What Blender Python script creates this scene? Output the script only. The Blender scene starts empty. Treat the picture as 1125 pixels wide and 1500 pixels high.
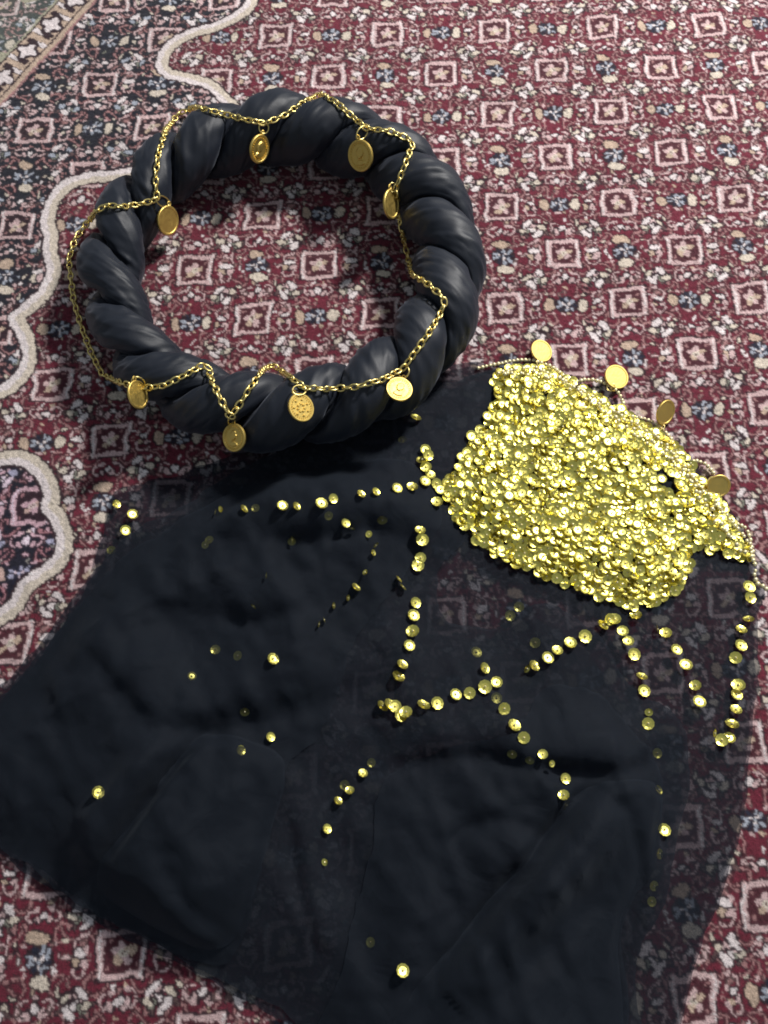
import bpy, bmesh, math, random
import numpy as np
from mathutils import Vector, Matrix
from mathutils.bvhtree import BVHTree

random.seed(7)
rng = np.random.default_rng(11)
scene = bpy.context.scene
COL = scene.collection

# ------------------------------------------------------------------ camera
S = 1.2
CAM = np.array([-0.009411911310456648, -0.13217256399820762, 0.3870253449727212]) * S
R = np.array([[0.9997044341412679, -0.007854936200437717, -0.023007484338239587],
              [0.0, 0.9463659300882296, -0.32309677554602767],
              [0.02431140387322968, 0.32300127917010985, 0.9460862166294283]])
F, CX, CY = 1180.0, 562.5, 750.0
cam_d = bpy.data.cameras.new('camera')
cam = bpy.data.objects.new('camera', cam_d)
COL.objects.link(cam)
m4 = Matrix([list(R[0]) + [CAM[0]], list(R[1]) + [CAM[1]], list(R[2]) + [CAM[2]], [0, 0, 0, 1]])
cam.matrix_world = m4
cam_d.sensor_fit = 'VERTICAL'
cam_d.sensor_height = 24.0
cam_d.lens = F / 1500.0 * 24.0
cam_d.clip_start = 0.01
cam_d.clip_end = 50
scene.camera = cam
scene.cycles.filter_width = 1.8      # the phone's soft picture
scene.render.resolution_x, scene.render.resolution_y = 768, 1024

# ------------------------------------------------------------------ light of the room
world = bpy.data.worlds.new('World')
scene.world = world
world.use_nodes = True
bg = world.node_tree.nodes['Background']
bg.inputs['Color'].default_value = (0.80, 0.90, 1.0, 1)
bg.inputs['Strength'].default_value = 0.25

def area_lamp(name, loc, target, size, power, color):
    ld = bpy.data.lights.new(name, 'AREA')
    ld.shape = 'DISK'
    ld.size = size
    ld.energy = power
    ld.color = color
    lo = bpy.data.objects.new(name, ld)
    COL.objects.link(lo)
    lo.location = loc
    lo.rotation_euler = (Vector(target) - Vector(loc)).to_track_quat('-Z', 'Y').to_euler()
    return lo
LAMP = Vector((0.68, 0.90, 1.02))
area_lamp('ceiling_lamp', LAMP, (0.20, 0.35, 0), 0.20, 29, (1.0, 0.97, 0.93))

vs = scene.view_settings
vs.view_transform = 'Standard'
vs.look = 'None'
vs.exposure = 0.0
vs.gamma = 1.0
vs.use_curve_mapping = False

# ------------------------------------------------------------------ helpers
def ray(px, py):
    d = R @ np.array([(px - CX) / F, -(py - CY) / F, -1.0])
    return d / np.linalg.norm(d)
def ground(px, py, z=0.0):
    d = ray(px, py)
    t = (z - CAM[2]) / d[2]
    return (CAM + t * d)
def G(pts, z=0.0):
    return np.array([ground(x, y, z)[:2] for x, y in pts])

def tag(o, label=None, cat=None, group=None, kind=None):
    if label: o['label'] = label
    if cat: o['category'] = cat
    if group: o['group'] = group
    if kind: o['kind'] = kind
    return o
def empty(name, loc=(0, 0, 0)):
    o = bpy.data.objects.new(name, None)
    o.empty_display_size = 0.02
    COL.objects.link(o)
    o.location = loc
    return o
def mobj(name, me, parent=None, mats=(), smooth=True, mw=None):
    o = bpy.data.objects.new(name, me)
    COL.objects.link(o)
    if mats and not me.materials:
        for m in mats: me.materials.append(m)
    if smooth and len(me.polygons) and not me.get('sm'):
        me.polygons.foreach_set('use_smooth', [True] * len(me.polygons))
        me['sm'] = 1
    mw = Matrix.Identity(4) if mw is None else mw
    if parent is not None:
        o.parent = parent
        o.matrix_basis = Matrix.Translation(-Vector(parent.location)) @ mw
    else:
        o.matrix_basis = mw
    return o
def mesh(name, v, f):
    me = bpy.data.meshes.new(name)
    me.from_pydata([tuple(p) for p in v], [], [tuple(q) for q in f])
    me.update()
    return me

def in_poly(X, Y, poly):
    inside = np.zeros(X.shape, bool)
    n = len(poly)
    for i in range(n):
        x1, y1 = poly[i]; x2, y2 = poly[(i + 1) % n]
        if y1 == y2: continue
        c = ((y1 > Y) != (y2 > Y)) & (X < (x2 - x1) * (Y - y1) / (y2 - y1) + x1)
        inside ^= c
    return inside
def seg_dist(X, Y, pts, closed=False):
    """distance, nearest point, sign (left +) of a polyline"""
    D = np.full(X.shape, 1e9); NX = np.zeros(X.shape); NY = np.zeros(X.shape); SG = np.zeros(X.shape)
    T = np.zeros(X.shape)
    n = len(pts)
    m = n if closed else n - 1
    for i in range(m):
        a = pts[i]; b = pts[(i + 1) % n]
        ab = b - a
        L2 = ab @ ab
        if L2 == 0: continue
        t = np.clip(((X - a[0]) * ab[0] + (Y - a[1]) * ab[1]) / L2, 0, 1)
        qx = a[0] + t * ab[0]; qy = a[1] + t * ab[1]
        d = np.hypot(X - qx, Y - qy)
        k = d < D
        D = np.where(k, d, D); NX = np.where(k, qx, NX); NY = np.where(k, qy, NY)
        SG = np.where(k, np.sign(ab[0] * (Y - a[1]) - ab[1] * (X - a[0])), SG)
        T = np.where(k, (i + t) / m, T)
    return D, NX, NY, SG, T
def smooth_poly(pts, n=6, closed=True):
    """Catmull-Rom through the points"""
    P = np.array(pts, float)
    out = []
    N = len(P)
    rngi = range(N) if closed else range(N - 1)
    for i in rngi:
        if closed:
            p0, p1, p2, p3 = P[(i - 1) % N], P[i], P[(i + 1) % N], P[(i + 2) % N]
        else:
            p1, p2 = P[i], P[i + 1]
            p0 = P[i - 1] if i > 0 else 2 * p1 - p2
            p3 = P[i + 2] if i + 2 < N else 2 * p2 - p1
        for k in range(n):
            t = k / n
            out.append(0.5 * ((2 * p1) + (-p0 + p2) * t + (2 * p0 - 5 * p1 + 4 * p2 - p3) * t * t + (-p0 + 3 * p1 - 3 * p2 + p3) * t ** 3))
    if not closed: out.append(P[-1])
    return np.array(out)
class Noise2:
    """smooth value noise on a lattice"""
    def __init__(self, seed, n=64):
        self.g = np.random.default_rng(seed).uniform(-1, 1, (n, n)); self.n = n
    def __call__(self, x, y):
        n = self.n
        xi = np.floor(x).astype(int); yi = np.floor(y).astype(int)
        fx = x - xi; fy = y - yi
        fx = fx * fx * (3 - 2 * fx); fy = fy * fy * (3 - 2 * fy)
        g = self.g
        a = g[xi % n, yi % n]; b = g[(xi + 1) % n, yi % n]; c = g[xi % n, (yi + 1) % n]; d = g[(xi + 1) % n, (yi + 1) % n]
        return (a * (1 - fx) + b * fx) * (1 - fy) + (c * (1 - fx) + d * fx) * fy
def sstep(a, b, x):
    t = np.clip((x - a) / (b - a), 0, 1)
    return t * t * (3 - 2 * t)

# ------------------------------------------------------------------ materials
def new_mat(name):
    m = bpy.data.materials.new(name)
    m.use_nodes = True
    nt = m.node_tree
    return m, nt, nt.nodes['Principled BSDF']
def N(nt, t, **kw):
    n = nt.nodes.new(t)
    for k, v in kw.items(): setattr(n, k, v)
    return n

def mat_carpet():
    m, nt, b = new_mat('carpet_pile')
    at = N(nt, 'ShaderNodeAttribute'); at.attribute_name = 'pile'
    nz = N(nt, 'ShaderNodeTexNoise'); nz.inputs['Scale'].default_value = 1400; nz.inputs['Detail'].default_value = 2
    tc = N(nt, 'ShaderNodeTexCoord')
    nt.links.new(tc.outputs['Object'], nz.inputs['Vector'])
    mr = N(nt, 'ShaderNodeMapRange'); mr.inputs['From Min'].default_value = .3; mr.inputs['From Max'].default_value = .7
    mr.inputs['To Min'].default_value = .72; mr.inputs['To Max'].default_value = 1.22
    nt.links.new(nz.outputs['Fac'], mr.inputs['Value'])
    mx = N(nt, 'ShaderNodeMix', data_type='RGBA', blend_type='MULTIPLY'); mx.inputs['Factor'].default_value = 1
    nt.links.new(at.outputs['Color'], mx.inputs['A']); nt.links.new(mr.outputs['Result'], mx.inputs['B'])
    nt.links.new(mx.outputs['Result'], b.inputs['Base Color'])
    b.inputs['Roughness'].default_value = .95
    b.inputs['Specular IOR Level'].default_value = .15
    b.inputs['Sheen Weight'].default_value = .25
    b.inputs['Sheen Roughness'].default_value = .5
    bp = N(nt, 'ShaderNodeBump'); bp.inputs['Strength'].default_value = .5; bp.inputs['Distance'].default_value = .0006
    nt.links.new(nz.outputs['Fac'], bp.inputs['Height']); nt.links.new(bp.outputs['Normal'], b.inputs['Normal'])
    return m
def mat_satin():
    m, nt, b = new_mat('black_satin')
    b.inputs['Base Color'].default_value = (.0088, .0120, .0205, 1)
    b.inputs['Roughness'].default_value = .53
    b.inputs['Specular IOR Level'].default_value = .40
    b.inputs['Sheen Weight'].default_value = .10
    b.inputs['Sheen Roughness'].default_value = .4
    b.inputs['Sheen Tint'].default_value = (.75, .82, 1, 1)
    tc = N(nt, 'ShaderNodeTexCoord')
    n1 = N(nt, 'ShaderNodeTexNoise'); n1.inputs['Scale'].default_value = 38; n1.inputs['Detail'].default_value = 1.5; n1.inputs['Distortion'].default_value = .4
    n2 = N(nt, 'ShaderNodeTexNoise'); n2.inputs['Scale'].default_value = 1800
    nt.links.new(tc.outputs['Object'], n1.inputs['Vector']); nt.links.new(tc.outputs['Object'], n2.inputs['Vector'])
    b1 = N(nt, 'ShaderNodeBump'); b1.inputs['Strength'].default_value = .35; b1.inputs['Distance'].default_value = .004
    b2 = N(nt, 'ShaderNodeBump'); b2.inputs['Strength'].default_value = .25; b2.inputs['Distance'].default_value = .0003
    nt.links.new(n1.outputs['Fac'], b1.inputs['Height']); nt.links.new(n2.outputs['Fac'], b2.inputs['Height'])
    nt.links.new(b1.outputs['Normal'], b2.inputs['Normal']); nt.links.new(b2.outputs['Normal'], b.inputs['Normal'])
    return m
def mat_chiffon():
    m, nt, b = new_mat('black_chiffon')
    b.inputs['Base Color'].default_value = (.0074, .0110, .0178, 1)
    b.inputs['Roughness'].default_value = .8
    b.inputs['Specular IOR Level'].default_value = .2
    b.inputs['Sheen Weight'].default_value = .06
    b.inputs['Sheen Roughness'].default_value = .5
    b.inputs['Sheen Tint'].default_value = (.7, .82, 1, 1)
    tc = N(nt, 'ShaderNodeTexCoord')
    n1 = N(nt, 'ShaderNodeTexNoise'); n1.inputs['Scale'].default_value = 45; n1.inputs['Detail'].default_value = 4; n1.inputs['Distortion'].default_value = 1.2
    n2 = N(nt, 'ShaderNodeTexNoise'); n2.inputs['Scale'].default_value = 2200
    nt.links.new(tc.outputs['Object'], n1.inputs['Vector']); nt.links.new(tc.outputs['Object'], n2.inputs['Vector'])
    b1 = N(nt, 'ShaderNodeBump'); b1.inputs['Strength'].default_value = .4; b1.inputs['Distance'].default_value = .004
    nt.links.new(n1.outputs['Fac'], b1.inputs['Height']); nt.links.new(b1.outputs['Normal'], b.inputs['Normal'])
    tr = N(nt, 'ShaderNodeBsdfTransparent'); tr.inputs['Color'].default_value = (.93, .95, 1, 1)
    mr = N(nt, 'ShaderNodeMapRange'); mr.inputs['From Min'].default_value = .35; mr.inputs['From Max'].default_value = .65
    mr.inputs['To Min'].default_value = .54; mr.inputs['To Max'].default_value = .74
    nt.links.new(n2.outputs['Fac'], mr.inputs['Value'])
    mx = N(nt, 'ShaderNodeMixShader')
    nt.links.new(mr.outputs['Result'], mx.inputs['Fac'])
    nt.links.new(tr.outputs[0], mx.inputs[1]); nt.links.new(b.outputs[0], mx.inputs[2])
    nt.links.new(mx.outputs[0], nt.nodes['Material Output'].inputs['Surface'])
    return m
def mat_gold(name, col, rough, nscale=0, bump=0.0, metal=1.0):
    m, nt, b = new_mat(name)
    b.inputs['Base Color'].default_value = (*col, 1)
    b.inputs['Metallic'].default_value = metal
    b.inputs['Roughness'].default_value = rough
    if nscale:
        tc = N(nt, 'ShaderNodeTexCoord')
        n1 = N(nt, 'ShaderNodeTexNoise'); n1.inputs['Scale'].default_value = nscale; n1.inputs['Detail'].default_value = 3
        nt.links.new(tc.outputs['Object'], n1.inputs['Vector'])
        mr = N(nt, 'ShaderNodeMapRange'); mr.inputs['To Min'].default_value = max(.05, rough - .15); mr.inputs['To Max'].default_value = rough + .2
        nt.links.new(n1.outputs['Fac'], mr.inputs['Value']); nt.links.new(mr.outputs['Result'], b.inputs['Roughness'])
        bp = N(nt, 'ShaderNodeBump'); bp.inputs['Strength'].default_value = bump; bp.inputs['Distance'].default_value = .0004
        nt.links.new(n1.outputs['Fac'], bp.inputs['Height']); nt.links.new(bp.outputs['Normal'], b.inputs['Normal'])
    return m
M_CARPET = mat_carpet()
M_SATIN = mat_satin()
M_CHIFFON = mat_chiffon()
M_CHAIN = mat_gold('gold_chain_metal', (.86, .70, .27), .36)
M_COIN = mat_gold('gold_coin_metal', (.74, .54, .16), .48, 500, .2)
M_STEEL = mat_gold('pale_ring_metal', (.75, .72, .62), .3)
M_SEQ = mat_gold('gold_sequin_foil', (.95, .85, .21), .30, 900, .12)
M_BEAD = mat_gold('gold_seed_bead', (.88, .80, .50), .38, metal=.55)

# ------------------------------------------------------------------ carpet
E1 = np.array([0.034921610134115724, 0.002341184666109425]) * S
E2 = np.array([-0.0005256208321151384, -0.03442130090756273]) * S
O0 = np.array([0.07111461516621165, 0.3280108010621026]) * S
PAL = {
 'red': (.132, .018, .033), 'wine': (.070, .018, .026), 'taupe': (.105, .062, .062), 'dark': (.030, .014, .020), 'navy': (.018, .019, .036),
 'pink': (.54, .38, .38), 'white': (.68, .60, .60), 'tan': (.47, .35, .27), 'rose': (.33, .17, .17),
 'grey': (.34, .36, .42), 'green': (.22, .22, .18), 'cream': (.58, .50, .42), 'olive': (.36, .34, .25), 'black': (.014, .014, .022)}
NAMES = list(PAL); PI_ = {k: i for i, k in enumerate(NAMES)}
PALA = np.array([PAL[k] for k in NAMES])

TR = 320                     # pixels of the repeat tile (two lattice cells)
tt = (np.arange(TR) + .5) / TR * 2
TU, TV = np.meshgrid(tt, tt, indexing='ij')
def wrap(d): return (d + 1) % 2 - 1
def make_tile(dark):
    rg = random.Random(5 if not dark else 9)
    base = 'navy' if dark else 'red'
    A = np.full((TR, TR), PI_['black' if dark else 'red'])
    occ = np.zeros((TR, TR), bool)
    def ell(cu, cv, a, b, ang, col, halo=None, hw=.022):
        du = wrap(TU - cu); dv = wrap(TV - cv)
        c, s = math.cos(ang), math.sin(ang)
        p = du * c + dv * s; q = -du * s + dv * c
        if halo:
            k = (p / (a + hw)) ** 2 + (q / (b + hw)) ** 2 < 1
            A[k] = PI_[halo]; occ[k] = True
        k = (p / a) ** 2 + (q / b) ** 2 < 1
        A[k] = PI_[col]; occ[k] = True
    def sq(cu, cv, h, col):
        k = (np.abs(wrap(TU - cu)) < h) & (np.abs(wrap(TV - cv)) < h * .98)
        A[k] = PI_[col]; occ[k] = True
    hal = 'black' if dark else 'dark'
    # leaf clusters on the diagonals
    for cu in (.5, 1.5):
        for cv in (.5, 1.5):
            sgn = 1 if ((cu > 1) ^ (cv > 1)) else -1
            r2 = random.Random(31)
            for k in range(13):
                a = r2.uniform(0, 6.283); d = r2.uniform(.02, .25)
                u = cu + sgn * math.cos(a) * d; v = cv + math.sin(a) * d
                col = r2.choice(['white', 'grey', 'pink', 'cream', 'green', 'pink', 'rose', 'taupe'])
                ell(u, v, r2.uniform(.045, .085), r2.uniform(.025, .045), sgn * r2.uniform(0, 3.14), col, hal, .018)
            for sx in (-1, 1):
                ell(cu + sx * .07, cv - sgn * sx * .10, .10, .045, sgn * .8, 'white', hal, .02)
                ell(cu + sx * .14, cv + sgn * sx * .04, .06, .04, -sgn * .5, 'grey' if dark else 'cream', hal, .02)
            for k in range(6):
                a = r2.uniform(0, 6.283); d = r2.uniform(.18, .36)
                ell(cu + sgn * math.cos(a) * d, cv + math.sin(a) * d, r2.uniform(.03, .05), r2.uniform(.018, .028), sgn * a + 1.2, r2.choice(['pink', 'rose', 'pink', 'tan', 'cream']), r2.choice(['wine', 'taupe', hal]), .02)
    # buds between the motifs
    for (u, v, rot) in ((.5, 1, 0), (1.5, 1, 0), (.5, 0, 0), (1.5, 0, 0), (1, .5, 1), (1, 1.5, 1), (0, .5, 1), (0, 1.5, 1)):
        small = (v == 0) or (rot and u == 0)
        s = .75 if small else 1
        if rot:
            ell(u, v, .055 * s, .05 * s, 0, 'white', hal)
            ell(u - .10 * s, v + .05, .06 * s, .035 * s, .9, 'pink', hal); ell(u + .10 * s, v + .05, .06 * s, .035 * s, -.9, 'pink', hal)
        else:
            ell(u, v - .05, .085 * s, .045 * s, 0, 'white', hal)
            ell(u - .055, v + .055, .06 * s, .04 * s, .7, 'tan' if not dark else 'cream', hal); ell(u + .055, v + .055, .06 * s, .04 * s, -.7, 'pink', hal)
    # framed squares
    for cu, cv in ((0, 0), (1, 1)):
        for (ox, oy, an) in ((.40, .09, .2), (.40, -.09, -.2), (-.40, .09, -.2), (-.40, -.09, .2), (.09, .40, 1.4), (-.09, .40, 1.7), (.09, -.40, 1.7), (-.09, -.40, 1.4)):
            ell(cu + ox, cv + oy, .042, .022, an + 1.57, 'pink', None)
            ell(cu + ox * .9, cv + oy * .3, .022, .018, 0, 'rose', None)
        sq(cu, cv, .315, hal); sq(cu, cv, .285, 'pink' if not dark else 'pink'); 
        k = (np.abs(np.abs(wrap(TU - cu)) - .255) < .012) & (np.abs(wrap(TV - cv)) < .27); A[k] = PI_['white']
        sq(cu, cv, .215, 'wine' if not dark else 'dark')
        for q in range(5):
            a = -1.57 + q * 1.2566
            ell(cu + .085 * math.cos(a), cv + .085 * math.sin(a), .062, .045, a, 'tan' if q % 2 else 'pink', None)
        ell(cu, cv, .05, .05, 0, 'cream', None); ell(cu, cv, .018, .018, 0, 'wine', None)
        for sx in (-1, 1):
            for sy in (-1, 1): ell(cu + sx * .155, cv + sy * .155, .03, .022, sx * sy * .8, 'rose', None)
    # flowers with two leaves
    for cu, cv, ver in ((1, 0, 0), (0, 1, 1)):
        for s in (-1, 1):
            if ver: ell(cu + .03 * s, cv + s * .24, .13, .075, .15, 'cream' if s > 0 else 'tan', hal)
            else: ell(cu + s * .265, cv, .075, .115, .2 * s, 'cream' if s > 0 else 'tan', hal)
        ell(cu, cv, .195, .165, 0, hal)
        for q in range(9):
            a = q * 6.2832 / 9
            ell(cu + .125 * math.cos(a), cv + .105 * math.sin(a), .05, .026, a, 'grey' if q % 3 else 'navy', None)
        for q in range(6):
            a = .4 + q * 6.2832 / 6
            ell(cu + .055 * math.cos(a), cv + .05 * math.sin(a), .03, .02, a, 'white' if q % 2 else 'navy', None)
        ell(cu, cv, .022, .02, 0, 'grey', None)
        for q in range(4):
            a = .785 + q * 1.5708
            ell(cu + .27 * math.cos(a), cv + .23 * math.sin(a), .028, .024, 0, 'pink', None)
    # vines that tie the motifs together
    def arc(cu, cv, r, a0, a1, w, col):
        du = wrap(TU - cu); dv = wrap(TV - cv)
        an = np.mod(np.arctan2(dv, du) - a0, 6.2832)
        k = (np.abs(np.hypot(du, dv) - r) < w) & (an < a1) & ~occ
        A[k] = PI_[col]
        return k
    ks = []
    for cu in (.5, 1.5):
        for cv in (.5, 1.5):
            sgn = 1 if ((cu > 1) ^ (cv > 1)) else -1
            for (ou, ov, r, a0, a1) in ((0, 0, .31, .3, 2.2), (0, 0, .31, 3.4, 2.2), (.22, -.2, .12, 0, 4.4), (-.22, .2, .12, 3.1, 4.4), (-.24, -.22, .10, 1.2, 4.2), (.24, .22, .10, 4.4, 4.2), (.36, 0, .08, 1, 4.5), (-.36, 0, .08, 4, 4.5), (0, .36, .08, 2.5, 4.5), (0, -.36, .08, 5.5, 4.5)):
                ks.append(arc(cu + sgn * ou, cv + ov, r, a0 if sgn > 0 else 3.1416 - a0 - a1, a1, .034, 'wine' if not dark else 'dark'))
                ks.append(arc(cu + sgn * ou, cv + ov, r, a0 if sgn > 0 else 3.1416 - a0 - a1, a1, .013, 'pink' if r < .09 else 'rose'))
    for k in ks: occ |= k
    # filler specks and curls
    for k in range(560 if not dark else 420):
        u = rg.uniform(0, 2); v = rg.uniform(0, 2)
        iu = int(u / 2 * TR) % TR; iv = int(v / 2 * TR) % TR
        if occ[max(0, iu - 3):iu + 4, max(0, iv - 3):iv + 4].any(): continue
        an = rg.uniform(0, 3.14)
        col = rg.choice(['pink', 'rose', 'pink', 'white', 'rose', 'tan'] if not dark else ['pink', 'cream', 'white', 'green', 'grey', 'rose', 'tan', 'pink'])
        ell(u, v, rg.uniform(.028, .05), rg.uniform(.016, .024), an, col, rg.choice([hal, 'wine', 'taupe', None]) if not dark else rg.choice([hal, None, 'dark']), .016)
    return A
def make_carpet():
    K = 44
    i0, i1, j0, j1 = -11.0, 7.0, -3.2, 18.4
    us = np.arange(int((i1 - i0) * K) + 1) / K + i0
    vv = np.arange(int((j1 - j0) * K) + 1) / K + j0
    U, V = np.meshgrid(us, vv, indexing='ij')
    nu, nv = U.shape
    X = O0[0] + U * E1[0] + V * E2[0]
    Y = O0[1] + U * E1[1] + V * E2[1]
    w1, w2, w3, w4 = Noise2(1), Noise2(2), Noise2(3), Noise2(4)
    WU = U + .030 * w1(U * 1.3, V * 1.3) + .030 * w2(U * 7, V * 7) + rng.normal(0, .006, U.shape)
    WV = V + .030 * w3(U * 1.3, V * 1.3) + .030 * w4(U * 7, V * 7) + rng.normal(0, .006, U.shape)
    iu = (np.floor((WU % 2) / 2 * TR)).astype(int) % TR
    iv = (np.floor((WV % 2) / 2 * TR)).astype(int) % TR
    idx = make_tile(False)[iu, iv]
    idxd = make_tile(True)[iu, iv]
    # dark ground beyond the scalloped white line
    A = [(380, -140), (376, -60), (368, 0), (350, 20), (315, 37), (280, 46), (250, 64), (236, 90), (246, 106), (275, 113), (305, 121), (325, 139), (345, 158)]
    Bc = [(250, 240), (200, 250), (158, 256), (130, 258), (100, 268), (78, 290), (68, 320), (73, 345), (72, 370), (78, 395), (66, 425), (45, 445), (22, 463), (30, 480), (40, 505), (40, 530), (25, 555), (0, 572), (-60, 590)]
    Cc = [(-60, 690), (0, 672), (30, 670), (54, 684), (70, 708), (75, 728), (70, 742), (84, 758), (94, 790), (86, 818), (60, 840), (36, 858), (22, 884), (0, 902), (-60, 930)]
    gA = G(smooth_poly(A, 5, False)); gB = G(smooth_poly(Bc, 5, False)); gC = G(smooth_poly(Cc, 5, False))
    pN = np.concatenate([G([(-500, -200), (380, -200)]), gA, gB, G([(-500, 640)])])
    pC = np.concatenate([gC, G([(-500, 930), (-500, 690)])])
    jx = X + .0007 * w2(U * 19, V * 19); jy = Y + .0007 * w4(U * 19, V * 19)
    inN = in_poly(jx, jy, pN); inC = in_poly(jx, jy, pC)
    col = PALA[idx].copy()
    cd = PALA[idxd]
    col[inN] = cd[inN]; col[inC] = cd[inC] * np.array([1.05, .95, 1.1])
    for g, inside, w in ((gA, inN, .0046), (gB, inN, .0050), (gC, inC, .0050)):
        D = seg_dist(jx, jy, g)[0]
        k = D < w + .0012; col[k] = PAL['dark']
        out = (D < w) & ~inside; col[out] = PAL['cream']
        k = (D < w * .9) & inside; col[k] = PAL['white']
    # border stripe in the far corner
    P0, P1 = G([(150, -10), (-10, 166)])
    dr = (P1 - P0) / np.linalg.norm(P1 - P0); nn = np.array([dr[1], -dr[0]])
    if (G([(0, 0)])[0] - P0) @ nn < 0: nn = -nn
    sd = (jx - P0[0]) * nn[0] + (jy - P0[1]) * nn[1]
    al = (jx - P0[0]) * dr[0] + (jy - P0[1]) * dr[1]
    def setc(k, c): col[k] = PAL[c]
    setc(sd > 0, 'rose'); setc(sd > .0016, 'tan'); setc(sd > .0052, 'dark'); setc(sd > .0066, 'tan')
    band = (sd > .0066) & (sd < .0245)
    ph = (al / .030) % 1 - .5
    q = (sd - .0155)
    fl = np.hypot(ph * .030, q)
    an = np.arctan2(q, ph * .030)
    setc(band & (fl < .0088 + .0012 * np.cos(4 * an)), 'dark'); setc(band & (fl < .0062 + .0018 * np.cos(4 * an)), 'white')
    ph2 = (al / .030 + .5) % 1 - .5
    lf = np.abs(np.abs(ph2 * .030) - .0048)
    setc(band & (lf < .0026) & (np.abs(q) < .0072), 'dark'); setc(band & (lf < .0017) & (np.abs(q + ph2 * .05) < .006), 'white')
    setc(sd > .0245, 'dark'); setc(sd > .0258, 'olive')
    far = sd > .0275
    blob = far & (w1(X * 40 + 2, Y * 40) > -.1)
    col[blob] = cd[blob] * .8 + np.array([.05, .06, .05])
    # every knot a shade of its own, slow change of dye along the weft
    col = col * (1 + rng.normal(0, .13, U.shape))[..., None]
    col = col * (1 + .10 * w3(U * .7 + 9, V * 2.3))[..., None]
    col = np.clip(col, .004, .85)
    # soften to neighbouring knots a little
    c2 = col.copy(); c2[1:-1, 1:-1] = .80 * col[1:-1, 1:-1] + .05 * (col[:-2, 1:-1] + col[2:, 1:-1] + col[1:-1, :-2] + col[1:-1, 2:])
    Z = rng.normal(0, .00022, U.shape) + .0006 * w1(U * 3, V * 3) - .0012
    Z = np.minimum(Z, -.0002)
    co = np.stack([X, Y, Z], -1).reshape(-1, 3)
    I = np.arange(nu * nv).reshape(nu, nv)
    quads = np.stack([I[:-1, :-1], I[:-1, 1:], I[1:, 1:], I[1:, :-1]], -1).reshape(-1, 4)
    me = bpy.data.meshes.new('carpet')
    me.vertices.add(len(co)); me.vertices.foreach_set('co', co.astype(np.float32).ravel())
    me.loops.add(quads.size); me.loops.foreach_set('vertex_index', quads.astype(np.int32).ravel())
    me.polygons.add(len(quads)); me.polygons.foreach_set('loop_start', np.arange(0, quads.size, 4, dtype=np.int32))
    me.update(calc_edges=True)
    att = me.color_attributes.new('pile', 'FLOAT_COLOR', 'POINT')
    rgba = np.concatenate([c2.reshape(-1, 3), np.ones((nu * nv, 1))], 1).astype(np.float32)
    att.data.foreach_set('color', rgba.ravel())
    o = mobj('carpet', me, None, (M_CARPET,))
    tag(o, 'dark red Persian carpet with small framed squares, flowers and a scalloped white line', kind='structure')
    return o
make_carpet()

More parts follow.
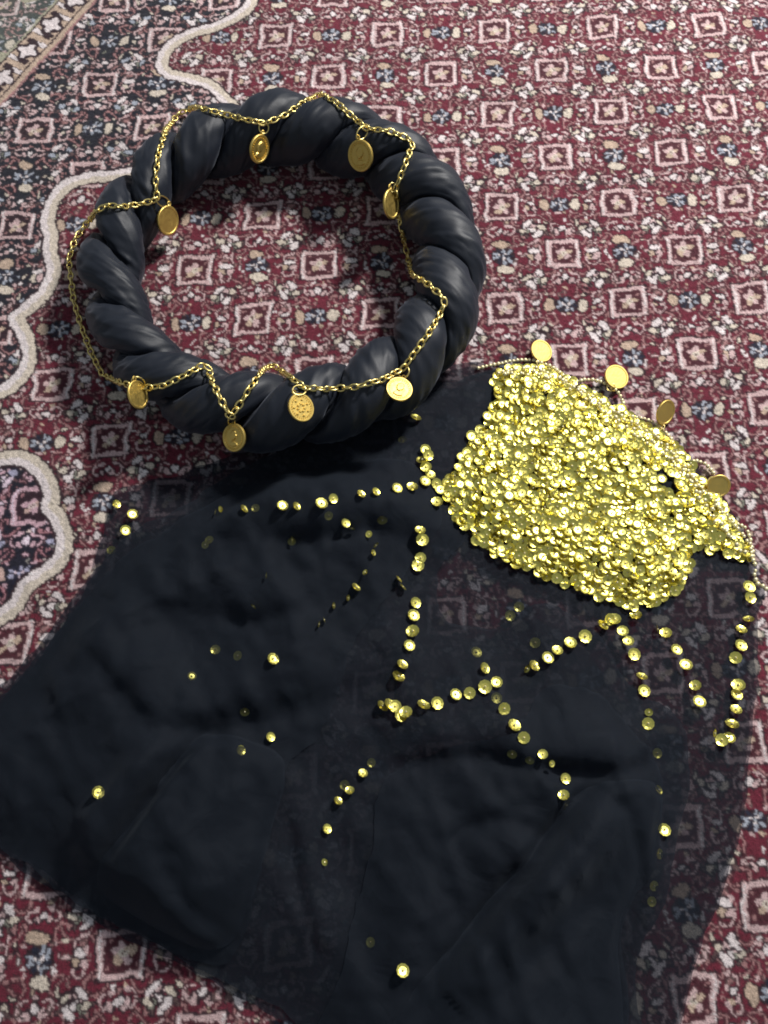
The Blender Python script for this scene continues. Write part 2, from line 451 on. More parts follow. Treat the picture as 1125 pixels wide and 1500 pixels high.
# ------------------------------------------------------------------ braided headband
RING_C = np.array([-0.0650, 0.1600])
RC, NP_ = 0.1062, 8            # radius of the band, turns of the twist
RA, RR = 0.0112, 0.0138        # strand offset and strand radius
VS = 1.10                      # the band stands a little taller than it is wide
RZ = 0.0262
ring_root = empty('braided_headband', (RING_C[0], RING_C[1], 0))
tag(ring_root, 'black satin padded braid closed into a round headband lying on the carpet', 'headband')
ring_trees = []
def make_strand(phase, seed):
    nt_, ns = 720, 60
    w = Noise2(seed)
    th = np.arange(nt_) / nt_ * 2 * np.pi
    a = NP_ * th + phase
    irr = 1 + .10 * w(2.3 * np.cos(th) + 9, 2.3 * np.sin(th) + 9)
    slim = 1 - .17 * np.maximum(0, -np.cos(th)) ** 1.5        # the band is thinner on its left
    p = RA * slim * irr * np.cos(a); q = RA * slim * irr * np.sin(a) * VS
    er = np.stack([np.cos(th), np.sin(th), 0 * th], 1); ez = np.array([0, 0, 1.])
    P = np.cos(a)[:, None] * er + np.sin(a)[:, None] * ez
    cen = er * (RC + (1 - slim) * .025 + p)[:, None] + ez * (RZ * slim + q)[:, None]
    tan = np.roll(cen, -1, 0) - np.roll(cen, 1, 0)
    tan /= np.linalg.norm(tan, axis=1)[:, None]
    n1 = P - (P * tan).sum(1)[:, None] * tan; n1 /= np.linalg.norm(n1, axis=1)[:, None]
    n2 = np.cross(tan, n1)
    ph = np.arange(ns) / ns * 2 * np.pi
    rad = RR * slim * (1 + .06 * np.sin(a) + .07 * w(5 * np.cos(th) + 30, 5 * np.sin(th) + 30))
    TH, PH = np.meshgrid(np.arange(nt_), ph, indexing='ij')
    # gathers in the cloth: shallow folds that run along the strand, stronger where it is squeezed
    TA = TH / nt_ * 2 * np.pi
    cx_, sx_, cp, sp_ = np.cos(TA), np.sin(TA), np.cos(PH), np.sin(PH)
    wr = .0009 * w(14 * cx_ + 1.6 * cp + 20, 14 * sx_ + 1.6 * sp_ + 20) + .0005 * w(30 * cx_ + 2.6 * sp_ + 40, 30 * sx_ + 2.6 * cp + 40)
    fold = 1 - np.abs(w(9 * cx_ + 3.4 * cp + 33, 9 * sx_ + 3.4 * sp_ + 12))
    wr += .0008 * (fold ** 4 - .4)
    gat = np.clip(w(22 * cx_ + 50, 22 * sx_ + 17) + .25, 0, 1) * (.35 + .65 * sstep(.5, -.4, cp))
    drift = 3.5 * w(6 * cx_ + 11, 6 * sx_ + 45)
    wr += gat * (.00008 * np.cos(9 * PH + drift) + .00004 * np.cos(14 * PH - 2 * drift) + .00002 * np.cos(19 * PH + 3 * drift))
    v = cen[:, None, :] + (rad[:, None] * np.where(np.cos(PH) > 0, 1.0, .9) * (1 - .07 * np.cos(2 * PH)) + wr)[..., None] * (np.cos(PH)[..., None] * n1[:, None, :] + np.sin(PH)[..., None] * n2[:, None, :])
    v = v.reshape(-1, 3)
    v[:, 2] = np.maximum(v[:, 2], .0008)
    I = np.arange(nt_ * ns).reshape(nt_, ns)
    J = np.roll(I, -1, 0)
    f = np.stack([I, J, np.roll(J, -1, 1), np.roll(I, -1, 1)], -1).reshape(-1, 4)
    me = mesh('padded_strand', v, f)
    mobj('padded_strand', me, ring_root, (M_SATIN,), mw=Matrix.Translation((RING_C[0], RING_C[1], 0)))
    ring_trees.append(BVHTree.FromPolygons([Vector((x + RING_C[0], y + RING_C[1], z)) for x, y, z in v], [tuple(q) for q in f]))
for k in range(2): make_strand(.35 + k * math.pi, 21 + k)

def cast(px, py, trees):
    o = Vector(CAM); d = Vector(ray(px, py))
    best = None
    for t in trees:
        h = t.ray_cast(o, d)
        if h[0] is not None and (best is None or h[3] < best[2]):
            n = h[1] if h[1].dot(d) < 0 else -h[1]
            best = (h[0], n, h[3])
    if best is None:
        g = ground(px, py, .0004)
        best = (Vector(g), Vector((0, 0, 1)), float(np.linalg.norm(g - CAM)))
    return best

# ------------------------------------------------------------------ veil
veil_root = empty('sheer_veil', (0.03, -0.05, 0))
tag(veil_root, 'sheer black veil with gold sequins and a gold beaded edge, heaped below the headband', 'veil')
PATCH = [(728, 548), (790, 540), (832, 556), (880, 586), (930, 617), (985, 655), (1022, 700), (1058, 745), (1078, 780), (1094, 816), (1075, 822), (1012, 806), (1003, 842), (985, 868), (940, 892), (900, 887), (850, 872), (790, 846), (730, 822), (690, 792), (663, 762), (648, 722), (668, 690), (690, 650), (716, 610), (724, 580)]
OUT = [(735, 536), (790, 533), (832, 550), (880, 580), (930, 610), (988, 655), (1028, 700), (1062, 745), (1086, 785), (1106, 835), (1112, 870), (1098, 900), (1100, 980), (1090, 1080), (1080, 1180), (1062, 1260), (1040, 1330), (1012, 1400), (990, 1500), (970, 1600),
       (440, 1600), (425, 1500), (385, 1478), (300, 1430), (220, 1386), (140, 1345), (60, 1290), (0, 1246), (-60, 1200), (-80, 1100), (-40, 1040), (0, 1014), (50, 960), (92, 900), (124, 850), (140, 800), (150, 768), (172, 727), (250, 704), (330, 676), (350, 640), (450, 600), (560, 560), (640, 530)]
L2 = [(178, 800), (270, 748), (345, 700), (480, 640), (600, 585), (725, 560), (722, 640), (655, 730), (680, 790), (650, 840), (652, 905), (720, 925), (800, 892), (880, 935), (930, 1010), (1000, 1060), (1012, 1150), (988, 1250), (962, 1340), (930, 1420), (905, 1600), (450, 1600), (435, 1490), (300, 1418), (220, 1374), (140, 1333), (60, 1278), (-60, 1195), (-70, 1060), (5, 1018), (55, 963), (97, 903), (134, 850)]
L3A = [(190, 815), (340, 725), (480, 680), (600, 680), (650, 755), (600, 822), (560, 880), (510, 960), (475, 1060), (425, 1120), (395, 1250), (340, 1395), (225, 1368), (140, 1322), (60, 1266), (-55, 1185), (-60, 1075), (10, 1022), (65, 968), (112, 900), (150, 852)]
L3B = [(560, 1150), (640, 1105), (740, 1080), (800, 1010), (870, 1020), (925, 1080), (962, 1150), (950, 1250), (905, 1350), (880, 1600), (470, 1600), (505, 1400), (520, 1320), (545, 1230)]
CRE = [([(860, 1150), (820, 1190), (760, 1262), (700, 1335), (630, 1420)], .012, .0080, 1),
       ([(540, 1132), (680, 1112), (800, 1130), (900, 1132), (1000, 1095)], .014, .0048, 1),
       ([(150, 960), (185, 1010), (235, 1068), (320, 1070), (450, 1040), (560, 1000)], .020, .0045, 1),
       ([(300, 1085), (225, 1178), (150, 1285)], .012, .0070, -1),
       ([(380, 800), (460, 806), (560, 790), (650, 850)], .015, .0036, 1),
       ([(480, 660), (400, 700), (330, 760)], .010, .0045, 1),
       ([(300, 900), (380, 920), (480, 890)], .016, .003, 1),
       ([(640, 1240), (720, 1200), (800, 1230)], .014, .0035, -1),
       ([(420, 1180), (440, 1300), (470, 1400)], .010, .0045, 1),
       ([(250, 1250), (300, 1330), (380, 1400)], .012, .0035, -1),
       ([(900, 1180), (930, 1290), (900, 1400)], .010, .0045, 1),
       ([(1020, 900), (1040, 1000), (1030, 1150), (1000, 1280)], .007, .0030, 1)]
def ragged(pts, amp):
    P = smooth_poly(pts, 12)
    r = np.random.default_rng(3)
    j = r.normal(0, amp, P.shape); j = .5 * j + .25 * np.roll(j, 1, 0) + .25 * np.roll(j, -1, 0)
    w = np.cumsum(r.normal(0, amp * .5, P.shape), 0); w -= np.linspace(0, 1, len(P))[:, None] * w[-1]
    return G(P + j + np.clip(w, -9, 9))
gP = G(smooth_poly(PATCH, 4)); gO = ragged(OUT, 2.2); g2 = ragged(L2, 2.2); g3a = ragged(L3A, 2.2); g3b = ragged(L3B, 2.2)
CREg = [(G(smooth_poly(p, 6, False)), w, a, s) for p, w, a, s in CRE]
nzA, nzB, nzC, nzD = Noise2(41), Noise2(42), Noise2(43), Noise2(44)
def puff(x, y, poly, wd):
    D = seg_dist(x, y, poly, True)[0]
    ins = in_poly(x, y, poly)
    return np.where(ins, sstep(0, wd, D), 0.0)
def h_folds(x, y):
    h = np.zeros(x.shape)
    for g, w, a, s in CREg:
        D, _, _, sg, t = seg_dist(x, y, g)
        d = D * sg * s
        fade = np.sin(np.pi * np.clip(t, .03, .97)) ** .5
        far = np.where((t <= 0) | (t >= 1), .5, 1)
        h += a * fade * far * (np.exp(-((d - w) / w) ** 2) - .55 * np.exp(-(d / (.35 * w)) ** 2))
    u = x * .8 + y * .6; v = -x * .6 + y * .8
    for (kx, ky, sc, am) in ((.8, .6, 30, .0009), (.55, -.83, 38, .0007), (.95, .3, 62, .0005)):
        uu = x * kx + y * ky; vv2 = -x * ky + y * kx
        wob = .5 * nzB(uu * 12 + sc, vv2 * 12)
        h += am * (1 - 2.4 * np.abs(nzC(uu * sc + wob, vv2 * sc * .28 + wob)))
    h += .0018 * nzA(u * 22 + 4, v * 9) + .0010 * nzB(x * 40, y * 40) + .0007 * nzC(u * 120, v * 45) + .0004 * nzD(x * 190, y * 190)
    return h
def patch_mound(x, y):
    return puff(x, y, gP, .030) * (.0060 + .0025 * nzB(x * 28 + 3, y * 28))
def near_ring(x, y):
    """1 away from the headband, 0 under it"""
    d = np.abs(np.hypot(x - RING_C[0], y - RING_C[1]) - RC)
    return sstep(.024, .050, d)
def hv1(x, y):
    e = puff(x, y, gO, .030)
    nr = near_ring(x, y)
    return .0018 + nr * e * np.maximum(0, .0030 + .55 * h_folds(x, y)) + patch_mound(x, y)
def hv2(x, y):
    e = puff(x, y, g2, .040); nr = near_ring(x, y)
    return hv1(x, y) + .0012 + nr * e * np.maximum(0, .0055 + .8 * h_folds(x, y) + .002 * nzD(x * 25, y * 25))
def hv3(x, y):
    e = np.maximum(puff(x, y, g3a, .035), puff(x, y, g3b, .035)); nr = near_ring(x, y)
    return hv2(x, y) + .0012 + nr * e * np.maximum(0, .0060 + .8 * h_folds(x, y) + .0035 * nzC(x * 17, y * 17))
veil_trees = []
def cloth(poly, hf, res, label=None):
    x0, y0 = poly.min(0) - res; x1, y1 = poly.max(0) + res
    xs = np.arange(x0, x1 + res, res); ys = np.arange(y0, y1 + res, res)
    Xg, Yg = np.meshgrid(xs, ys, indexing='ij')
    ins = in_poly(Xg, Yg, poly)
    D, NX, NY, _, _ = seg_dist(Xg, Yg, poly, True)
    I = np.arange(Xg.size).reshape(Xg.shape)
    anyin = ins[:-1, :-1] | ins[1:, :-1] | ins[:-1, 1:] | ins[1:, 1:]
    X2 = np.where(ins, Xg, NX); Y2 = np.where(ins, Yg, NY)
    Z = hf(X2, Y2)
    f = np.stack([I[:-1, :-1], I[1:, :-1], I[1:, 1:], I[:-1, 1:]], -1)[anyin]
    used = np.unique(f); rem = -np.ones(Xg.size, int); rem[used] = np.arange(len(used))
    v = np.stack([X2, Y2, Z], -1).reshape(-1, 3)[used]
    f = rem[f]
    me = mesh('fabric_layer', v, f)
    o = mobj('fabric_layer', me, veil_root, (M_CHIFFON,), mw=Matrix.Identity(4))
    if label: o['label'] = label
    t = BVHTree.FromPolygons([Vector(p) for p in v], [tuple(q) for q in f])
    veil_trees.append(t)
    return o
cloth(gO, hv1, .0024, 'sheer single layer of black veil with the carpet showing through')
cloth(g2, hv2, .0024)
cloth(g3a, hv3, .0022)
cloth(g3b, hv3, .0022)
def flap(g):
    def hf(x, y):
        return hv3(x, y) + .0013 + puff(x, y, g, .007) * (.0040 + .0025 * nzA(x * 30, y * 30)) + puff(x, y, g, .04) * .003
    return hf
L4B = [(835, 1162), (900, 1140), (955, 1160), (945, 1250), (900, 1350), (872, 1600), (520, 1600), (580, 1470), (640, 1398), (700, 1330), (765, 1255)]
L4A = [(305, 1080), (360, 1085), (415, 1120), (388, 1250), (335, 1382), (228, 1358), (150, 1296), (190, 1222), (228, 1172), (268, 1120)]
for pts in (L4B, L4A):
    g4 = ragged(pts, 1.2)
    cloth(g4, flap(g4), .0022)

# ---- sequins
def sequin_data(segs=8):
    r0, r1, r2 = .0006, .0022, .0036
    v = []; f = []; mi = []
    for r, z in ((r0, 0.0), (r1, .0001), (r2, .00055)):
        for k in range(segs):
            a = 2 * math.pi * k / segs
            v.append((r * math.cos(a), r * math.sin(a), z))
    for b in (0, segs):
        for k in range(segs):
            f.append((b + k, b + (k + 1) % segs, b + segs + (k + 1) % segs, b + segs + k)); mi.append(0)
    b0 = len(v)
    br = .00075
    v += [(0, 0, br * 1.9)]
    for k in range(5): a = 2 * math.pi * k / 5; v.append((br * math.cos(a), br * math.sin(a), br * .9))
    v += [(0, 0, -.0001)]
    for k in range(5):
        f.append((b0, b0 + 1 + k, b0 + 1 + (k + 1) % 5)); mi.append(1)
        f.append((b0 + 6, b0 + 1 + (k + 1) % 5, b0 + 1 + k)); mi.append(1)
    return v, f, mi
SV, SF, SM = sequin_data(10)
seq_me = mesh('sequin', SV, SF)
seq_me.materials.append(M_SEQ); seq_me.materials.append(M_BEAD)
seq_me.polygons.foreach_set('material_index', SM)
def frame(n, spin):
    n = Vector(n).normalized()
    a = n.orthogonal().normalized(); b = n.cross(a)
    m = Matrix((a, b, n)).transposed() @ Matrix.Rotation(spin, 3, 'Z')
    return m
def mat_at(p, n, spin=None, s=1.0):
    m = frame(n, random.uniform(0, 6.28) if spin is None else spin) @ Matrix.Scale(s, 3)
    mm = m.to_4x4(); mm.translation = Vector(p)
    return mm
def tilt(n, amt):
    v = Vector((random.gauss(0, 1), random.gauss(0, 1), random.gauss(0, 1)))
    v -= v.dot(n) * n
    return (n + v.normalized() * math.tan(amt)).normalized()
def halfvec(p):
    return ((LAMP - Vector(p)).normalized() + (Vector(CAM) - Vector(p)).normalized()).normalized()
# x, y, kind: b bright, n plain, d lies under a layer of cloth, e stands on edge
STR = """319 753 e;327 749 e;358 748 n;374 743 d;413 743 b;435 744 n;470 740 b;489 733 n;481 754 d;506 764 n;516 771 e;538 785 e;548 799 e;546 810 e;536 838 e;521 861 n;509 874 e;487 888 e;464 915 e;472 909 e;528 726 n;550 724 n;580 717 b;602 716 n;621 707 b;629 697 n;623 685 n;638 737 n;638 710 n;645 718 b;
614 776 n;618 792 b;615 818 n;611 829 n;587 861 e;582 850 e;607 884 n;604 903 b;603 926 n;598 947 b;589 974 n;584 991 n;579 1035 n;586 1049 b;561 1035 n;571 1033 n;595 1044 n;621 1035 n;639 1031 b;666 1019 b;686 1016 n;710 1007 n;727 1001 b;708 981 n;698 955 d;728 1022 d;737 1041 n;751 1065 n;766 1083 n;751 1104 d;795 1104 n;808 1114 e;777 1113 d;827 1143 n;823 1165 n;830 1179 d;
748 901 d;761 888 d;785 941 d;771 980 e;782 976 n;801 965 b;815 954 n;835 944 b;856 933 n;881 917 n;891 908 n;899 908 n;912 926 b;920 941 b;927 959 n;939 992 n;942 1013 b;947 1061 n;948 1045 e;930 902 n;960 923 e;974 928 n;989 953 b;1004 976 b;1017 1005 n;1023 1030 b;
1095 861 b;1096 876 n;1094 908 n;1083 923 n;1083 947 b;1075 964 n;1079 1004 n;1077 1019 b;1075 1040 n;1069 1061 n;1067 1083 b;1055 1084 n;1044 1074 e;
972 1217 b;964 1103 d;966 1157 d;967 1251 d;959 1298 d;956 1321 d;172 740 n;194 755 b;183 778 b;162 805 d;300 797 d;306 790 d;398 967 b;348 960 d;315 951 d;358 1042 d;396 1080 n;352 1099 d;142 1162 b;531 1133 n;544 1117 d;513 1158 n;495 1174 n;477 1214 n;473 1263 e;543 1381 d;589 1423 b;593 605 n;609 614 n;622 660 b;590 643 d;618 675 n;626 668 n;430 788 e;393 846 e;373 887 e;427 792 d;280 990 d;560 760 d;505 1150 d;690 640 b;684 664 b;676 672 b;700 648 b"""
count = 0
def add_sequin(p, n, s=1.0):
    global count
    mobj('sequin', seq_me, veil_root, mw=mat_at(p, n, None, s), smooth=False)
    count += 1
for it in STR.replace('\n', '').split(';'):
    x, y, k = it.split(); x = float(x); y = float(y)
    p, n, d = cast(x, y, veil_trees)
    s = random.uniform(.9, 1.08)
    if k != 'b' and (x < 560 or y > 1095): s *= .78
    if k == 'b': nn = tilt(halfvec(p), random.uniform(.08, .2)); p = p + nn * .0016
    elif k == 'n': nn = tilt(halfvec(p), random.uniform(.2, .6)); p = p + n * .0018
    elif k == 'e': nn = tilt(n, random.uniform(.75, 1.05)); p = p + n * .0022; s *= .7
    else: nn = tilt(n, random.uniform(.05, .3)); p = p + Vector((0, 0, -.0016)); s *= .92 
    add_sequin(p, nn, s)
# the sequined cap: scattered with a minimum spacing, the topmost ones first
gx0, gy0 = gP.min(0); gx1, gy1 = gP.max(0)
cand = []
cell = {}
SP = .0028
SLIT = G([(930, 665), (955, 692), (985, 708), (998, 732), (985, 736), (950, 710), (925, 686)])
tries = 0
while tries < 26000:
    tries += 1
    x = random.uniform(gx0, gx1); y = random.uniform(gy0, gy1)
    key = (int(x / SP), int(y / SP))
    ok = True
    for a in (-1, 0, 1):
        for b in (-1, 0, 1):
            for q in cell.get((key[0] + a, key[1] + b), ()):
                if (q[0] - x) ** 2 + (q[1] - y) ** 2 < SP * SP: ok = False
    if not ok: continue
    cell.setdefault(key, []).append((x, y)); cand.append((x, y))
cand = np.array(cand)
cand = cand[in_poly(cand[:, 0], cand[:, 1], gP)]
sl = in_poly(cand[:, 0], cand[:, 1], SLIT)
cand = cand[~sl | (rng.random(len(cand)) < .55)]
zz = hv1(cand[:, 0], cand[:, 1])
eps = .001
nxs = -(hv1(cand[:, 0] + eps, cand[:, 1]) - zz) / eps; nys = -(hv1(cand[:, 0], cand[:, 1] + eps) - zz) / eps
order = rng.permutation(len(cand))
fv = []; ff = []; fm = []
GL = ground(906, 742, .012)
top_left = 300 - count
for c, i in enumerate(order):
    n = Vector((nxs[i], nys[i], 1)).normalized()
    p0 = Vector((cand[i, 0], cand[i, 1], zz[i]))
    if random.random() < (.85 if c < top_left else .42): nn = tilt(halfvec(p0), random.uniform(.04, .26))
    else: nn = tilt(n, min(1.1, abs(random.gauss(.35, .22))))
    if (cand[i, 0] - GL[0]) ** 2 + (cand[i, 1] - GL[1]) ** 2 < .0060 ** 2: nn = tilt(halfvec(p0), random.uniform(0, .02))
    if c < top_left:
        add_sequin(p0 + n * random.uniform(.0024, .0033), nn, random.uniform(.86, .98))
    else:
        m = mat_at(p0 + n * random.uniform(.0012, .0026), nn, None, random.uniform(.78, .95))
        b = len(fv)
        fv += [m @ Vector(v) for v in SV]; ff += [tuple(b + q for q in f) for f in SF]; fm += SM
me = mesh('sequin_field', fv, ff)
me.materials.append(M_SEQ); me.materials.append(M_BEAD); me.polygons.foreach_set('material_index', fm)
o = mobj('sequin_field', me, veil_root, mw=Matrix.Identity(4), smooth=False)
tag(o, 'dense crust of overlapping gold sequins on the veil cap', kind='stuff')

# ---- beaded edge
bm_ = bmesh.new(); bmesh.ops.create_icosphere(bm_, subdivisions=1, radius=.0015)
BV = [tuple(v.co) for v in bm_.verts]; BF = [tuple(v.index for v in f.verts) for f in bm_.faces]; bm_.free()
def bead_string(pts, lift, jit=0.0, step=.0027, arch=0.0):
    P = smooth_poly(pts, 8, False)
    W = []
    for k, (x, y) in enumerate(P):
        p, n, d = cast(x, y, veil_trees)
        W.append(np.array(p) + np.array([0, 0, lift + arch * math.sin(math.pi * k / (len(P) - 1))]))
    W = np.array(W)
    for _ in range(3): W[1:-1, 2] = np.maximum(W[1:-1, 2] * .5, .25 * W[:-2, 2] + .25 * W[2:, 2] + .5 * W[1:-1, 2])
    L = np.concatenate([[0], np.cumsum(np.linalg.norm(np.diff(W, axis=0), axis=1))])
    v = []; f = []
    for s in np.arange(0, L[-1], step):
        c = np.array([np.interp(s, L, W[:, k]) for k in range(3)]) + np.random.default_rng(int(s * 1e6)).normal(0, jit, 3)
        sc = random.uniform(.85, 1.12)
        b = len(v)
        v += [(c[0] + q[0] * sc, c[1] + q[1] * sc, c[2] + q[2] * sc) for q in BV]; f += [tuple(b + i for i in t) for t in BF]
    me = mesh('bead_string', v, f)
    o = mobj('bead_string', me, veil_root, (M_BEAD,), mw=Matrix.Identity(4))
    o['kind'] = 'stuff'
for pts, lift, jit in (
    ([(700, 541), (732, 534), (768, 529), (800, 536), (824, 552), (832, 566)], .0016, .0001),
    ([(828, 568), (831, 563), (862, 558), (889, 565), (907, 581), (912, 601), (908, 612)], .0016, .0001),
    ([(908, 612), (916, 611), (948, 617), (974, 635), (988, 660), (990, 674)], .0016, .0001),
    ([(1006, 684), (1015, 677), (1033, 682), (1046, 700), (1048, 716)], .0016, .0001),
    ([(1050, 742), (1070, 764), (1090, 775), (1099, 800), (1102, 822)], .0016, .0001),
    ([(735, 548), (780, 543), (826, 562), (870, 588), (912, 614), (960, 645), (988, 673), (1006, 695), (1024, 718), (1046, 740), (1069, 767), (1091, 794), (1100, 821), (1105, 852), (1118, 862), (1130, 864)], .0030, .0005),
    ([(728, 552), (800, 556), (870, 598), (930, 640), (985, 682), (1020, 730), (1050, 770), (1085, 815)], .0046, .0010)):
    bead_string(pts, lift, jit)

# ------------------------------------------------------------------ gold chain with coins
chain_root = empty('gold_chain', (RING_C[0], RING_C[1], .05))
tag(chain_root, 'thin gold link chain with hanging coins laid in zigzags over the black headband', 'chain')
PATH = [(230, 292), (228, 260), (232, 225), (243, 190), (262, 166), (285, 157), (320, 165), (350, 173), (388, 181), (415, 170), (445, 150), (470, 138), (490, 148), (515, 170), (537, 188), (570, 192), (598, 203), (604, 212), (592, 245), (580, 275), (583, 310), (590, 345), (598, 380), (604, 402), (625, 415), (645, 432), (651, 443), (645, 460), (630, 485), (610, 513), (590, 540), (560, 556), (520, 567), (480, 570), (446, 568), (425, 553), (400, 535), (386, 541), (365, 570), (350, 594), (338, 610), (326, 590), (311, 560), (305, 539), (295, 536), (270, 550), (240, 565), (215, 568), (180, 562), (150, 549), (133, 515), (118, 475), (108, 440), (103, 400), (101, 380), (110, 350), (125, 330), (143, 308), (158, 300), (178, 303), (205, 299)]
alltrees = ring_trees + veil_trees
pp = []
for i in range(len(PATH)):
    a = np.array(PATH[i], float); b = np.array(PATH[(i + 1) % len(PATH)], float)
    n = max(2, int(np.linalg.norm(b - a) / 3))
    for k in range(n): pp.append(a + (b - a) * k / n)
pp = np.array(pp)
dep = np.array([cast(x, y, alltrees)[2] for x, y in pp]) - .0022
nP = len(pp)
for _ in range(10):       # a taut chain bridges the hollows between the lobes
    avg = .5 * (np.roll(dep, 1) + np.roll(dep, -1))
    dep = np.minimum(dep, avg)
for _ in range(3):
    dep = np.minimum(dep, .25 * np.roll(dep, 1) + .25 * np.roll(dep, -1) + .5 * dep)
W = np.array([CAM + ray(x, y) * d for (x, y), d in zip(pp, dep)])
Wc = np.concatenate([W, W[:1]])
L = np.concatenate([[0], np.cumsum(np.linalg.norm(np.diff(Wc, axis=0), axis=1))])
nl = int(L[-1] / .0043)
def oval_link(Lh, Wh, r, n=12, m=5):
    v = []; f = []
    for i in range(n):
        a = 2 * math.pi * i / n
        c = Vector((Lh * math.cos(a), Wh * math.sin(a), 0)); nr = Vector((Wh * math.cos(a), Lh * math.sin(a), 0)).normalized()
        for j in range(m):
            b = 2 * math.pi * j / m
            v.append(c + nr * r * math.cos(b) + Vector((0, 0, r * math.sin(b))))
    for i in range(n):
        for j in range(m):
            f.append((i * m + j, ((i + 1) % n) * m + j, ((i + 1) % n) * m + (j + 1) % m, i * m + (j + 1) % m))
    return v, f
lv, lf = oval_link(.0028, .00180, .00062)
link_me = mesh('link', lv, lf)
print('links', nl)
for k in range(nl):
    s = (k + .5) * L[-1] / nl
    c = Vector([np.interp(s, L, Wc[:, q]) for q in range(3)])
    d0 = Vector([np.interp(max(0, s - .002), L, Wc[:, q]) for q in range(3)]); d1 = Vector([np.interp(min(L[-1], s + .002), L, Wc[:, q]) for q in range(3)])
    t = (d1 - d0).normalized()
    up = (Vector(CAM) - c).normalized(); up = (up - up.dot(t) * t).normalized()
    m = Matrix((t, up.cross(t), up)).transposed() @ Matrix.Rotation((1.05 if k % 2 else -.45) + random.uniform(-.3, .3), 3, 'X')
    mm = m.to_4x4(); mm.translation = c
    mobj('link', link_me, chain_root, (M_CHAIN,), mw=mm)

def coin_mesh():
    prof = [(0, .00042), (.0066, .00042), (.0069, .00072), (.0077, .00072), (.0080, .00045), (.0080, -.00045), (.0077, -.0007), (.0069, -.0007), (.0066, -.0004), (0, -.0004)]
    n = 40; v = []; f = []
    rows = []
    for r, z in prof:
        if r == 0: rows.append([len(v)]); v.append((0, 0, z))
        else:
            rows.append(list(range(len(v), len(v) + n)))
            v += [(r * math.cos(2 * math.pi * k / n), r * math.sin(2 * math.pi * k / n), z) for k in range(n)]
    for a, b in zip(rows, rows[1:]):
        for k in range(n):
            k2 = (k + 1) % n
            if len(a) == 1: f.append((a[0], b[k], b[k2]))
            elif len(b) == 1: f.append((a[k], b[0], a[k2]))
            else: f.append((a[k], b[k], b[k2], a[k2]))
    # eyelet on the rim
    b0 = len(v)
    ev, ef = oval_link(.0012, .0012, .00035, 8, 4)
    v += [(q[0], q[1] + .0090, q[2]) for q in ev]; f += [tuple(b0 + i for i in t) for t in ef]
    return mesh('coin', v, f)
def extrude_poly(name, polys, h=.00075, z0=.0003):
    bm = bmesh.new()
    for poly in polys:
        vs_ = [bm.verts.new((x, y, z0)) for x, y in poly]
        cx_ = sum(p[0] for p in poly) / len(poly); cy_ = sum(p[1] for p in poly) / len(poly)
        top = [bm.verts.new((cx_ + (x - cx_) * .72, cy_ + (y - cy_) * .72, z0 + h)) for x, y in poly]
        n = len(poly)
        for k in range(n): bm.faces.new((vs_[k], vs_[(k + 1) % n], top[(k + 1) % n], top[k]))
        bm.faces.new(top)
    bmesh.ops.recalc_face_normals(bm, faces=bm.faces)
    me = bpy.data.meshes.new(name); bm.to_mesh(me); bm.free()
    return me
mm_ = .001
bust = [[(-1.6, 3.6), (-.2, 4.6), (1.5, 4.3), (2.5, 3.1), (2.3, 1.9), (3.0, 1.0), (2.3, .6), (2.3, -.2), (1.6, -.8), (.7, -.9), (.7, -1.9), (-1.6, -1.8), (-2.3, .4), (-2.5, 2.2)],
        [(.7, -2.0), (2.6, -3.0), (3.4, -4.4), (0, -5.2), (-3.2, -4.4), (-2.6, -2.8), (-1.6, -2.0)]]
bust = [[(x * mm_, y * mm_) for x, y in p] for p in bust]
orn = []
for q in range(7):
    a = q * .8976
    for r, s in ((2.2, 1.0), (4.6, .85)):
        cx_, cy_ = r * math.cos(a + r), r * math.sin(a + r)
        orn.append([((cx_ + s * 1.3 * math.cos(a + b)) * mm_, (cy_ + s * .75 * math.sin(a + b)) * mm_) for b in (0, 1.05, 2.1, 3.14, 4.2, 5.24)])
dots = [[((6.0 * math.cos(a) + .35 * math.cos(b)) * mm_, (6.0 * math.sin(a) + .35 * math.sin(b)) * mm_) for b in (0, 1.57, 3.14, 4.71)] for a in np.linspace(0, 6.283, 28, endpoint=False)]
COIN_ME = coin_mesh()
BUST_ME = extrude_poly('relief', bust + dots); ORN_ME = extrude_poly('relief', orn + dots)
jv, jf = oval_link(.0030, .0030, .00042, 16, 5)
JR_ME = mesh('jump_ring', jv, jf)
JR2_ME = JR_ME.copy(); 
CR, CUu = R[:, 0], R[:, 1]
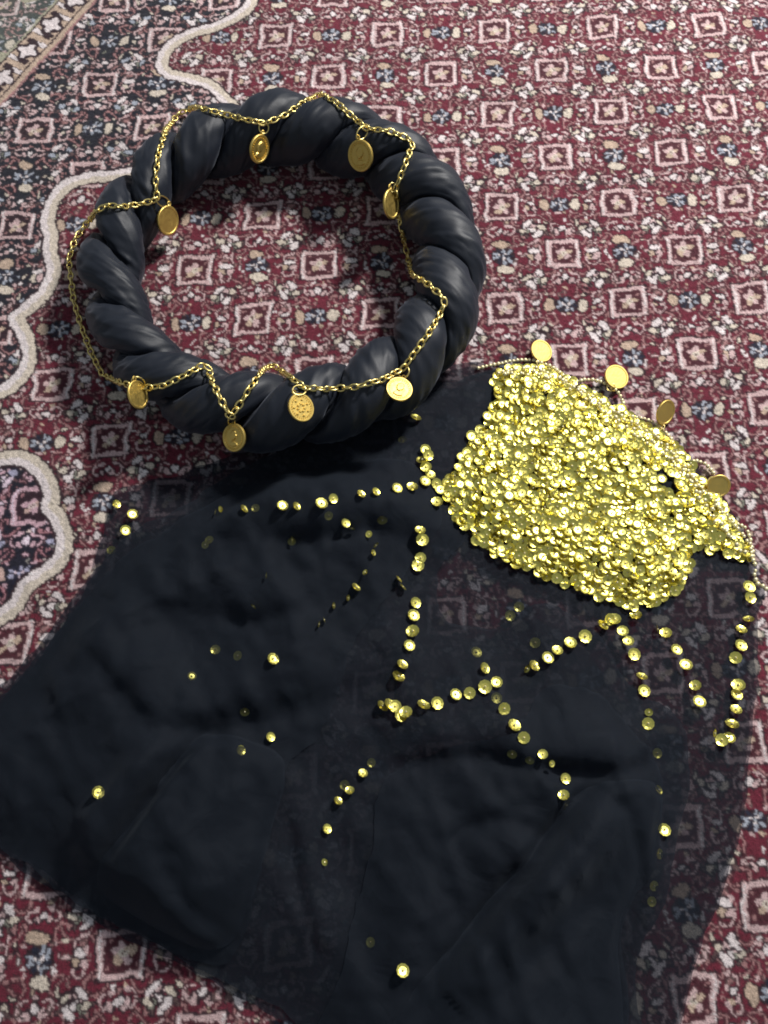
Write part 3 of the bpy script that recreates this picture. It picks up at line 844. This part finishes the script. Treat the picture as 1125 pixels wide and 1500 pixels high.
def add_coin(root, cx, cy, wpx, hpx, ang, relief, attach=None, flip=1, jr=1.0, mat=None, trees=None):
    """coin whose outline matches an ellipse wpx x hpx, long axis at ang degrees from vertical (clockwise)"""
    trees = trees or alltrees
    hitd = cast(cx, cy, trees)[2]
    vd = Vector(ray(cx, cy))
    right = Vector(R[:, 0]); up = Vector(R[:, 1])
    a = math.radians(ang)
    lon = (up * math.cos(a) + right * math.sin(a)); lon = (lon - lon.dot(vd) * vd).normalized()
    sho = lon.cross(-vd).normalized()
    if wpx <= hpx: minor, ratio, major = sho, wpx / hpx, lon
    else: minor, ratio, major = lon, hpx / wpx, sho
    c = min(1, ratio); s = math.sqrt(1 - c * c) * flip
    hv = halfvec(Vector(CAM) + vd * hitd)
    n = max(((-vd * c + minor * q * abs(s)).normalized() for q in (1, -1)), key=lambda w: w.dot(hv) * flip)
    if flip == 2: n = (hv + n * .35).normalized()
    yax = (lon - lon.dot(n) * n).normalized(); xax = yax.cross(n)
    px = max(wpx, hpx) * .95
    def pose(d):
        m = Matrix((xax, yax, n)).transposed().to_4x4()
        sc = px / F * d / .016
        m = m @ Matrix.Scale(sc, 4); m.translation = Vector(CAM) + vd * d
        return m, sc
    d = hitd - .0012
    for _ in range(140):
        m, sc = pose(d)
        bad = False
        for k in range(12):
            q = m @ Vector((.008 * math.cos(k * .5236), .008 * math.sin(k * .5236), -.0006))
            v = q - Vector(CAM); L_ = v.length; v.normalize()
            for t in trees:
                h = t.ray_cast(Vector(CAM), v)
                if h[0] is not None and h[3] < L_ + .0002: bad = True
            if q.z < .0008: bad = True
        if not bad: break
        d -= .0006
    m, sc = pose(d)
    co = mobj('coin', COIN_ME, root, (mat or M_COIN,), mw=m, smooth=False)
    if relief:
        rm = BUST_ME if relief == 1 else ORN_ME
        r_ = mobj('relief', rm, None, (M_COIN,), smooth=False)
        r_.parent = co
    if attach:
        top = m @ Vector((0, .0090, 0))
        ad = float(np.interp(0, [0], [0]))
        k = np.argmin(((pp - np.array(attach)) ** 2).sum(1)) if root is chain_root else None
        A_ = Vector(W[k]) if k is not None else cast(attach[0], attach[1], trees)[0] + Vector((0, 0, .0025))
        mid = (top + A_) * .5
        ax = (A_ - top); ln = ax.length; ax.normalize()
        vv_ = (Vector(CAM) - mid).normalized(); vv_ = (vv_ - vv_.dot(ax) * ax).normalized()
        side = ax.cross(vv_)
        rot = Matrix((ax, vv_.cross(ax), vv_)).transposed() @ Matrix.Rotation(random.uniform(-.5, .5), 3, 'X')
        sc2 = max(.7, min(2.0, (ln * .5 + .0006) / .0030))
        jm = rot.to_4x4() @ Matrix.Diagonal((sc2, min(1.1, max(.75, sc2)) * jr, 1, 1)); jm.translation = mid
        mobj('jump_ring', JR_ME, root, (M_CHAIN,), mw=jm)
    return co
for args in ((246, 323, 28, 40, 4, 0, (235, 292), 1), (380, 218, 25, 38, 12, 1, (388, 182), 1), (528, 228, 34, 42, -8, 1, (537, 188), -1), (573, 299, 21, 41, -4, 0, (580, 275), 1),
             (585, 570, 41, 35, 20, 1, (592, 538), 1), (441, 597, 37, 44, -24, 2, (446, 568), 1), (343, 641, 33, 43, -3, 1, (338, 610), -1), (202, 578, 27, 42, -12, 0, (210, 566), 1)):
    add_coin(chain_root, *args)
for args in ((793, 514, 27, 35, 190, 0, (786, 534), 2), (903, 552, 32, 37, 205, 0, (890, 567), 2), (975, 604, 23, 37, 198, 0, (966, 628), 1), (1053, 712, 30, 33, 215, 0, (1042, 698), -1)):
    add_coin(veil_root, *args)
print('sequins', count, 'field', len(fv) // len(SV), 'tris est', sum(len(m.polygons) for m in bpy.data.meshes) * 2)
